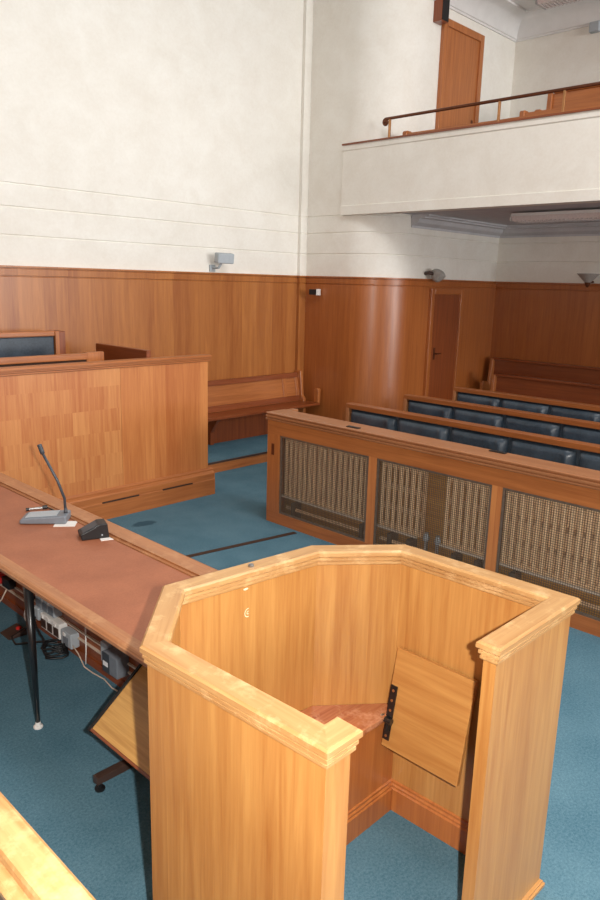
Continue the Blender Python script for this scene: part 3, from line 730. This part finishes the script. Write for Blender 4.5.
# raised floor and furniture inside the dock
tag(MB().box(DX0, DX1 - 0.05, DY + 0.05, YL - 0.06, 0, 0.45).build('floor_dock', 'carpet'), kind='structure')
ds = thing('dock_bench', (2.6, 6.6, 0.45), 'wooden dock bench with a navy leather back inside the dock', 'bench')
MB().box(1.4, 3.44, 6.60, 6.65, 0.45, 1.58).build('back_frame', 'old_x', ds, bevel=0.006)
MB().box(1.4, 3.44, 6.57, 6.60, 1.535, 1.58).build('top_rail', 'old_x', ds, bevel=0.006)
MB().box(3.40, 3.44, 6.555, 6.60, 0.9, 1.58).build('end_stile', 'old_z', ds, bevel=0.004)
MB().box(3.44, 3.515, 6.58, 6.75, 0.45, 1.575).build('end_post', 'red_z', ds, bevel=0.004)
tag(MB().box(1.4, 3.395, 6.575, 6.60, 1.0, 1.53).build('back_cushion', 'navy', ds, bevel=0.012), 'navy leather back cushion')
MB().box(1.4, 3.44, 6.2, 6.60, 0.85, 0.90).build('seat', 'navy', ds, bevel=0.015)
MB().box(1.4, 3.44, 6.22, 6.26, 0.45, 0.85).build('front_board', 'old_x', ds)
dr = thing('dock_shelf', (2.6, 5.9, 0.45), 'brown book rest rail standing inside the dock before the leather bench', 'book rest')
MB().box(1.4, 3.345, 5.87, 5.93, 1.375, 1.43).build('rail', 'old_x', dr, bevel=0.006)
MB().box(1.4, 3.345, 5.89, 5.92, 0.45, 1.35).build('panel', 'old_x', dr)
MB().box(3.345, 3.52, 5.89, 5.95, 0.45, 1.435).build('end_post', 'old_z', dr, bevel=0.005)
MB().box(1.4, 3.345, 5.905, 5.925, 1.34, 1.376).build('batten', 'dark', dr)
solo(MB().box(3.82, 3.87, 5.66, 6.55, 0.45, 1.45), 'dock_gate', 'red_y', 'dark red wooden side partition showing above the dock cap', 'partition', loc=(3.85, 6.1, 0.45), bevel=0.006)

# ------------------------------------------------------------------ step platform and bench along the left wall
PZ = 0.12
pf = thing('bench_platform', (5.8, 6.5, 0), 'low blue carpeted platform with a wooden riser under the wall bench', 'platform')
MB().box(DX1 + 0.01, 7.13, 6.10, 6.89, 0, PZ - 0.004).build('riser', 'old_x', pf)
MB().box(DX1 + 0.01, 7.13, 6.105, 6.89, PZ - 0.004, PZ + 0.004).build('carpet_top', 'carpet', pf)
MB().box(DX1 + 0.01, 7.13, 6.085, 6.105, PZ - 0.012, PZ + 0.007).build('nosing', 'brownmetal', pf, bevel=0.003)
wbn = thing('panelled_bench', (6.0, 6.7, PZ), 'long brown wooden bench with a panelled back along the left wall', 'bench')
BX0, BX1 = 4.7, 7.03
MB().box(BX0, BX1 + 0.1, 6.50, 6.84, 0.49, 0.525).build('seat', 'red_x', wbn, bevel=0.008)
rk = [(6.80, 0.525), (6.845, 0.525), (6.90, 0.90), (6.87, 0.90)]
MB().prof(rk, 'x', BX0, BX1).build('backrest', 'old_x', wbn)
def bk(x0, x1, z0, z1, o):    # raised frame on the raked back
    def P(z, d): return (6.80 + (z - 0.525) * 0.187 - d, z)
    return MB().prof([P(z0, 0), P(z1, 0), P(z1, o), P(z0, o)], 'x', x0, x1)
bk(BX0, BX1, 0.84, 0.905, 0.018).build('top_rail', 'red_x', wbn, bevel=0.004)
bk(BX0, BX1, 0.53, 0.60, 0.012).build('bottom_rail', 'red_x', wbn, bevel=0.003)
for x in (5.36, 6.74, BX1 - 0.05): bk(x, x + 0.07, 0.60, 0.84, 0.012).build('stile', 'old_z', wbn, bevel=0.003)
MB().prof([(6.72, PZ + 0.004), (6.89, PZ + 0.004), (6.91, 0.93), (6.80, 0.93), (6.76, 0.60), (6.72, 0.56)], 'x', BX1, BX1 + 0.05).build('bench_end', 'old_z', wbn, bevel=0.008)
MB().prof([(6.50, 0.525), (6.58, 0.525), (6.58, 0.70), (6.56, 0.72), (6.52, 0.72), (6.50, 0.70)], 'x', BX1 + 0.05, BX1 + 0.1).build('arm_post', 'old_z', wbn, bevel=0.008)
for x in (5.48, 6.6):
    MB().prof([(6.62, 0.49), (6.83, 0.49), (6.83, PZ + 0.004), (6.79, PZ + 0.004), (6.79, 0.28), (6.68, 0.43)], 'x', x, x + 0.05).build('support', 'red_z', wbn)
MB().box(BX0, BX1, 6.84, 6.86, PZ + 0.004, 0.49).build('under_panel', 'red_z', wbn)

# wooden threshold strip on the carpet
mt = Matrix.Translation((3.70, 4.20, 0)) @ Matrix.Rotation(math.atan2(-0.14, 0.85), 4, 'Z')
solo(MB().box(-0.95, 0.55, -0.022, 0.022, 0, 0.005, mat=mt), 'threshold_strip', 'dark', 'thin brown wooden strip laid across the blue carpet', 'threshold', loc=(3.7, 4.2, 0))

# ------------------------------------------------------------------ press desk with grilles
pd = thing('grille_desk', (4.48, 2.5, 0), 'long oak desk front with bronze wire mesh panels over radiators', 'desk')
PX, PY0, PY1, PZT = 4.29, -0.9, 4.525, 0.99
panels = []
y = 4.372
while y > PY0 + 0.9:
    panels.append((y - 0.985, y)); y -= 1.062
MB().box(PX, PX + 0.045, PY0, PY1, 0.0, 0.10).build('bottom_rail', 'old_y', pd)
MB().box(PX, PX + 0.045, PY0, PY1, 0.805, 0.94).build('frieze_rail', 'old_y', pd)
ys = [PY1] + [v for p in panels for v in (p[1], p[0])] + [PY0]
for i in range(0, len(ys), 2):
    MB().box(PX, PX + 0.045, ys[i + 1], ys[i], 0.10, 0.805).build('stile', 'dock' if i else 'old_z', pd)
cp_ = [(PX + 0.004, PZT), (PX - 0.006, PZT - 0.004), (PX - 0.006, PZT - 0.012), (PX + 0.004, PZT - 0.016), (PX + 0.006, PZT - 0.022), (PX - 0.012, PZT - 0.026), (PX - 0.012, PZT - 0.038), (PX - 0.001, PZT - 0.042), (PX + 0.0, PZT - 0.047), (PX - 0.014, PZT - 0.050), (PX - 0.014, PZT - 0.060), (PX - 0.004, PZT - 0.066), (PX + 0.05, PZT - 0.066), (PX + 0.05, PZT - 0.03), (PX + 0.215, PZT - 0.03), (PX + 0.215, PZT)]
MB().prof(cp_, 'y', PY0, PY1 + 0.015).build('desk_top', 'desk_top', pd)
MB().box(PX + 0.045, PX + 0.325, PY1 - 0.05, PY1 + 0.005, 0, PZT - 0.032).build('end_panel', 'old_z', pd)
MB().box(PX + 0.175, PX + 0.20, PY0, PY1 - 0.05, 0, PZT - 0.03).build('back_panel', 'laminate', pd)
MB().box(PX + 0.215, PX + 0.325, PY1 - 0.05, PY1 + 0.012, PZT - 0.032, PZT - 0.004).build('end_cap', 'desk_top', pd)
MB().box(PX - 0.004, PX + 0.001, 4.44, 4.47, 0.62, 0.72).build('latch', 'copper', pd)
for yy, xx in ((3.60, 4.345), (2.40, 4.465)):
    MB().box(xx - 0.02, xx + 0.02, yy - 0.06, yy + 0.06, PZT, PZT + 0.006).build('catch_plate', 'blackp', pd)
for (a, b) in panels:
    g = MB(); z0, z1 = 0.10, 0.805
    for q in ((a, a + 0.018, z0, z1), (b - 0.018, b, z0, z1), (a + 0.018, b - 0.018, z0, z0 + 0.018), (a + 0.018, b - 0.018, z1 - 0.018, z1)):
        g.box(PX + 0.006, PX + 0.02, *q)
    n = int((b - a) / 0.0155)
    for k in range(1, n):
        yy = a + (b - a) * k / n; g.box(PX + 0.014, PX + 0.0175, yy - 0.0013, yy + 0.0013, z0, z1)
    n = int((z1 - z0) / 0.0155)
    for k in range(1, n):
        zz = z0 + (z1 - z0) * k / n; g.box(PX + 0.0145, PX + 0.018, a, b, zz - 0.0013, zz + 0.0013)
    g.build('wire_grille', 'mesh', pd)
# column radiators behind the mesh
def section(parent, y):
    m = MB()
    for x in (PX + 0.065, PX + 0.14):
        m.tube([(x, y, 0.25), (x, y, 0.765)], 0.017, 8)
    for z in (0.265, 0.42, 0.585, 0.75):
        m.box(PX + 0.06, PX + 0.15, y - 0.012, y + 0.014, z - 0.02, z + 0.02)
    m.tube([(PX + 0.10, y - 0.028, 0.265), (PX + 0.10, y + 0.028, 0.265)], 0.022, 8)
    m.tube([(PX + 0.10, y - 0.028, 0.75), (PX + 0.10, y + 0.028, 0.75)], 0.022, 8)
    return m.build('section', 'radiator', parent, smooth=False)
def radiator(y0, y1, label):
    r = thing('column_radiator', (PX + 0.13, (y0 + y1) / 2, 0), label, 'radiator', 'radiators behind the mesh')
    n = round((y1 - y0) / 0.056)
    base = None
    for k in range(n):
        y = y1 - 0.03 - k * 0.056
        if base is None: base = section(r, y); y_base = y
        else:
            c = base.copy(); C.objects.link(c); c.location = (0, y - y_base, 0); c.parent = r
    MB().tube([(PX + 0.11, y0 - 0.02, 0.135), (PX + 0.11, y1 + 0.0, 0.135)], 0.018, 8).build('feed_pipe', 'radiator', r)
    for yy in (y0 + 0.1, y1 - 0.1): MB().box(PX + 0.08, PX + 0.18, yy - 0.02, yy + 0.02, 0.0, 0.2).build('foot', 'mesh', r)
    MB().box(PX + 0.036, PX + 0.044, y0, y1, 0.245, 0.268).build('front_rail', 'cream', r)
    return r
radiator(3.40, 4.375, 'cream column radiator behind the first mesh panel from the aisle')
radiator(2.93, 3.315, 'cream column radiator behind the aisle side half of the second mesh panel')
radiator(2.34, 2.73, 'cream column radiator behind the far half of the second mesh panel')
radiator(0.2, 2.262, 'cream column radiator behind the third mesh panel from the aisle')
for y, lab in ((2.87, 'bright steel valve pipe in the radiator gap, the one nearer the aisle'), (2.77, 'bright steel valve pipe in the radiator gap, beside the far radiator')):
    v = thing('radiator_valve', (PX + 0.10, y, 0), lab, 'valve', 'valves between the radiators')
    MB().tube([(PX + 0.08, y, 0.0), (PX + 0.08, y, 0.26)], 0.015, 10).build('pipe', 'steel', v, smooth=True)
    MB().lathe([(0.02, 0), (0.024, 0.02), (0.016, 0.06)], (PX + 0.08, y, 0.24), 12).build('valve_cap', 'lgrey', v)

# ------------------------------------------------------------------ leather backed pews
def cushion(parent, x, y0, y1, z0, z1):
    m = MB(); nu, nv_ = 32, 12
    g = []
    for i in range(nu + 1):
        row = []
        for j in range(nv_ + 1):
            u = -1 + 2 * i / nu; v = -1 + 2 * j / nv_
            d = 0.052 * (1 - abs(u) ** 8) ** 0.5 * (1 - abs(v) ** 8) ** 0.5
            d += 0.006 * math.sin(u * 5 + v * 3) * (1 - u * u) * (1 - v * v)
            d += 0.016 * math.exp(-((u + 0.80 - 0.10 * v) / 0.07) ** 2) * (1 - v ** 4)
            row.append(m.bm.verts.new((x - d, y0 + (y1 - y0) * i / nu, z0 + (z1 - z0) * j / nv_)))
        g.append(row)
    for i in range(nu):
        for j in range(nv_): m.face([g[i][j], g[i + 1][j], g[i + 1][j + 1], g[i][j + 1]])
    bk_ = [m.bm.verts.new((x + 0.004, yy, zz)) for yy, zz in ((y0, z0), (y1, z0), (y1, z1), (y0, z1))]
    m.face(bk_)
    e1 = [g[i][0] for i in range(nu + 1)]; e3 = [g[i][nv_] for i in range(nu + 1)]
    m.face(e1[::-1] + [bk_[0], bk_[1]]); m.face(e3 + [bk_[2], bk_[3]])
    m.face([g[0][j] for j in range(nv_ + 1)] + [bk_[3], bk_[0]]); m.face([g[nu][j] for j in range(nv_ + 1)][::-1] + [bk_[1], bk_[2]])
    return m.build('back_cushion', 'navy', parent, smooth=True)
def pew(x, ytop, label):
    p = thing('leather_pew', (x, 2.6, 0), label, 'pew', 'pews with navy leather backs')
    y0 = 0.4
    MB().box(x, x + 0.035, y0, ytop, 0.10, 0.90).build('back_panel', 'old_y', p)
    MB().box(x - 0.05, x + 0.05, y0, ytop + 0.005, 0.895, 0.945).build('top_rail', 'pew_y', p, bevel=0.006)
    MB().box(x - 0.055, x + 0.04, ytop - 0.035, ytop, 0.0, 0.90).build('end_post', 'top_z', p, bevel=0.004)
    MB().box(x - 0.012, x, y0, ytop - 0.04, 0.47, 0.89).build('leather_backing', 'navy', p)
    y = ytop - 0.04
    while y > y0 + 0.5:
        cushion(p, x - 0.008, y - 0.562, y - 0.002, 0.49, 0.892); y -= 0.578
    MB().box(x - 0.46, x - 0.03, y0, ytop - 0.005, 0.40, 0.47).build('seat', 'navy', p, bevel=0.015)
    MB().box(x - 0.42, x - 0.38, y0, ytop - 0.01, 0.0, 0.40).build('seat_front', 'old_y', p)
    MB().box(x + 0.05, x + 0.28, y0, ytop - 0.02, 0.70, 0.73).build('book_shelf', 'old_y', p)
    for yy in (ytop - 0.06, 2.4, y0 + 0.02): MB().box(x + 0.035, x + 0.26, yy, yy + 0.03, 0.0, 0.70).build('bracket', 'old_z', p)
pew(5.47, 4.595, 'navy leather backed pew directly behind the mesh fronted desk')
pew(6.42, 4.59, 'navy leather backed pew in the middle of the three rows')
pew(7.39, 4.59, 'navy leather backed pew furthest back, before the wooden benches')

# ------------------------------------------------------------------ wooden benches at the far wall
def far_bench(x, y1, top, label, depth):
    b = thing('far_bench', (x, 3.5, 0), label, 'bench', 'dark wooden benches at the far wall')
    y0 = 0.5
    MB().prof([(x - 0.04, 0), (x - 0.0, top), (x + 0.04, top), (x + 0.04, 0)], 'y', y0, y1 - 0.05).build('backrest', 'red_y', b)
    MB().box(x - 0.04, x + 0.05, y0, y1 - 0.02, top, top + 0.035).build('top_rail', 'red_y', b, bevel=0.008)
    MB().box(x - 0.06, x - 0.01, y0, y1 - 0.05, top - 0.34, top - 0.27).build('middle_rail', 'red_y', b, bevel=0.005)
    e = [(x - depth, 0), (x - depth, top - 0.34), (x - depth + 0.02, top - 0.30), (x - depth + 0.10, top - 0.30), (x - 0.10, top - 0.36), (x - 0.06, top + 0.02), (x + 0.05, top + 0.02), (x + 0.05, 0)]
    MB().prof(e, 'y', y1 - 0.05, y1).build('bench_end', 'old_z', b, bevel=0.008)
    MB().box(x - depth + 0.03, x - 0.03, y0, y1 - 0.05, top - 0.52, top - 0.48).build('seat', 'red_y', b)
    MB().box(x - depth + 0.05, x - depth + 0.08, y0, y1 - 0.05, 0, top - 0.52).build('front_board', 'red_y', b)
far_bench(9.80, 5.50, 1.045, 'dark wooden bench against the far wall, the higher back of the two', 0.30)
far_bench(9.36, 5.20, 0.87, 'dark wooden bench in front of the far wall bench, lower back', 0.42)

# ------------------------------------------------------------------ parapet by the camera
pr = thing('bench_parapet', (0.49, 0.9, 0), 'pale worn oak parapet rail right beside the viewpoint', 'parapet')
cpp = [(0.452, 1.044), (0.456, 1.05), (0.519, 1.05), (0.526, 1.044), (0.526, 1.033), (0.522, 1.029), (0.520, 1.026), (0.522, 1.022), (0.522, 1.012), (0.515, 1.0), (0.46, 1.0), (0.43, 1.008), (0.424, 1.014), (0.424, 1.022), (0.432, 1.027), (0.45, 1.031)]
MB().prof(cpp, 'y', -0.6, 2.0).build('top_rail', 'cap_y', pr)
MB().box(0.47, 0.512, -0.6, 2.0, 0, 1.0).build('front_panel', 'box_z', pr)

# ------------------------------------------------------------------ camera and light
cam = bpy.data.cameras.new('camera'); co = bpy.data.objects.new('camera', cam); C.objects.link(co)
F = Vector((0.7021416, 0.67530313, -0.22574954)); R = Vector((0.6972961, -0.71631082, 0.02601847)); U = Vector((0.14413648, 0.17568292, 0.97383786))
co.matrix_world = Matrix(((R.x, U.x, -F.x, 0), (R.y, U.y, -F.y, 0), (R.z, U.z, -F.z, H), (0, 0, 0, 1)))
cam.sensor_fit = 'VERTICAL'; cam.sensor_height = 36.0; cam.lens = 725.44 * 36 / 900; cam.clip_start = 0.05
SC.camera = co
# the photographer's flash, held just beside the lens
fl = bpy.data.lights.new('camera flash', 'POINT'); fl.energy = 345; fl.shadow_soft_size = 0.018; fl.color = (1.0, 0.96, 0.90)
fo = bpy.data.objects.new('camera_flash', fl); C.objects.link(fo)
fo.location = Vector((0, 0, H)) + R * 0.13 + U * 0.02 + F * 0.03
wld = bpy.data.worlds.new('world'); SC.world = wld; wld.use_nodes = True
wld.node_tree.nodes['Background'].inputs[0].default_value = (0.9, 0.95, 1.0, 1); wld.node_tree.nodes['Background'].inputs[1].default_value = 0.3
SC.view_settings.view_transform = 'Standard'; SC.view_settings.look = 'None'
SC.view_settings.gamma = 1.0; SC.view_settings.use_curve_mapping = False
SC.view_settings.exposure = 0.3
for o in SC.objects:
    if '_w' in o: del o['_w']
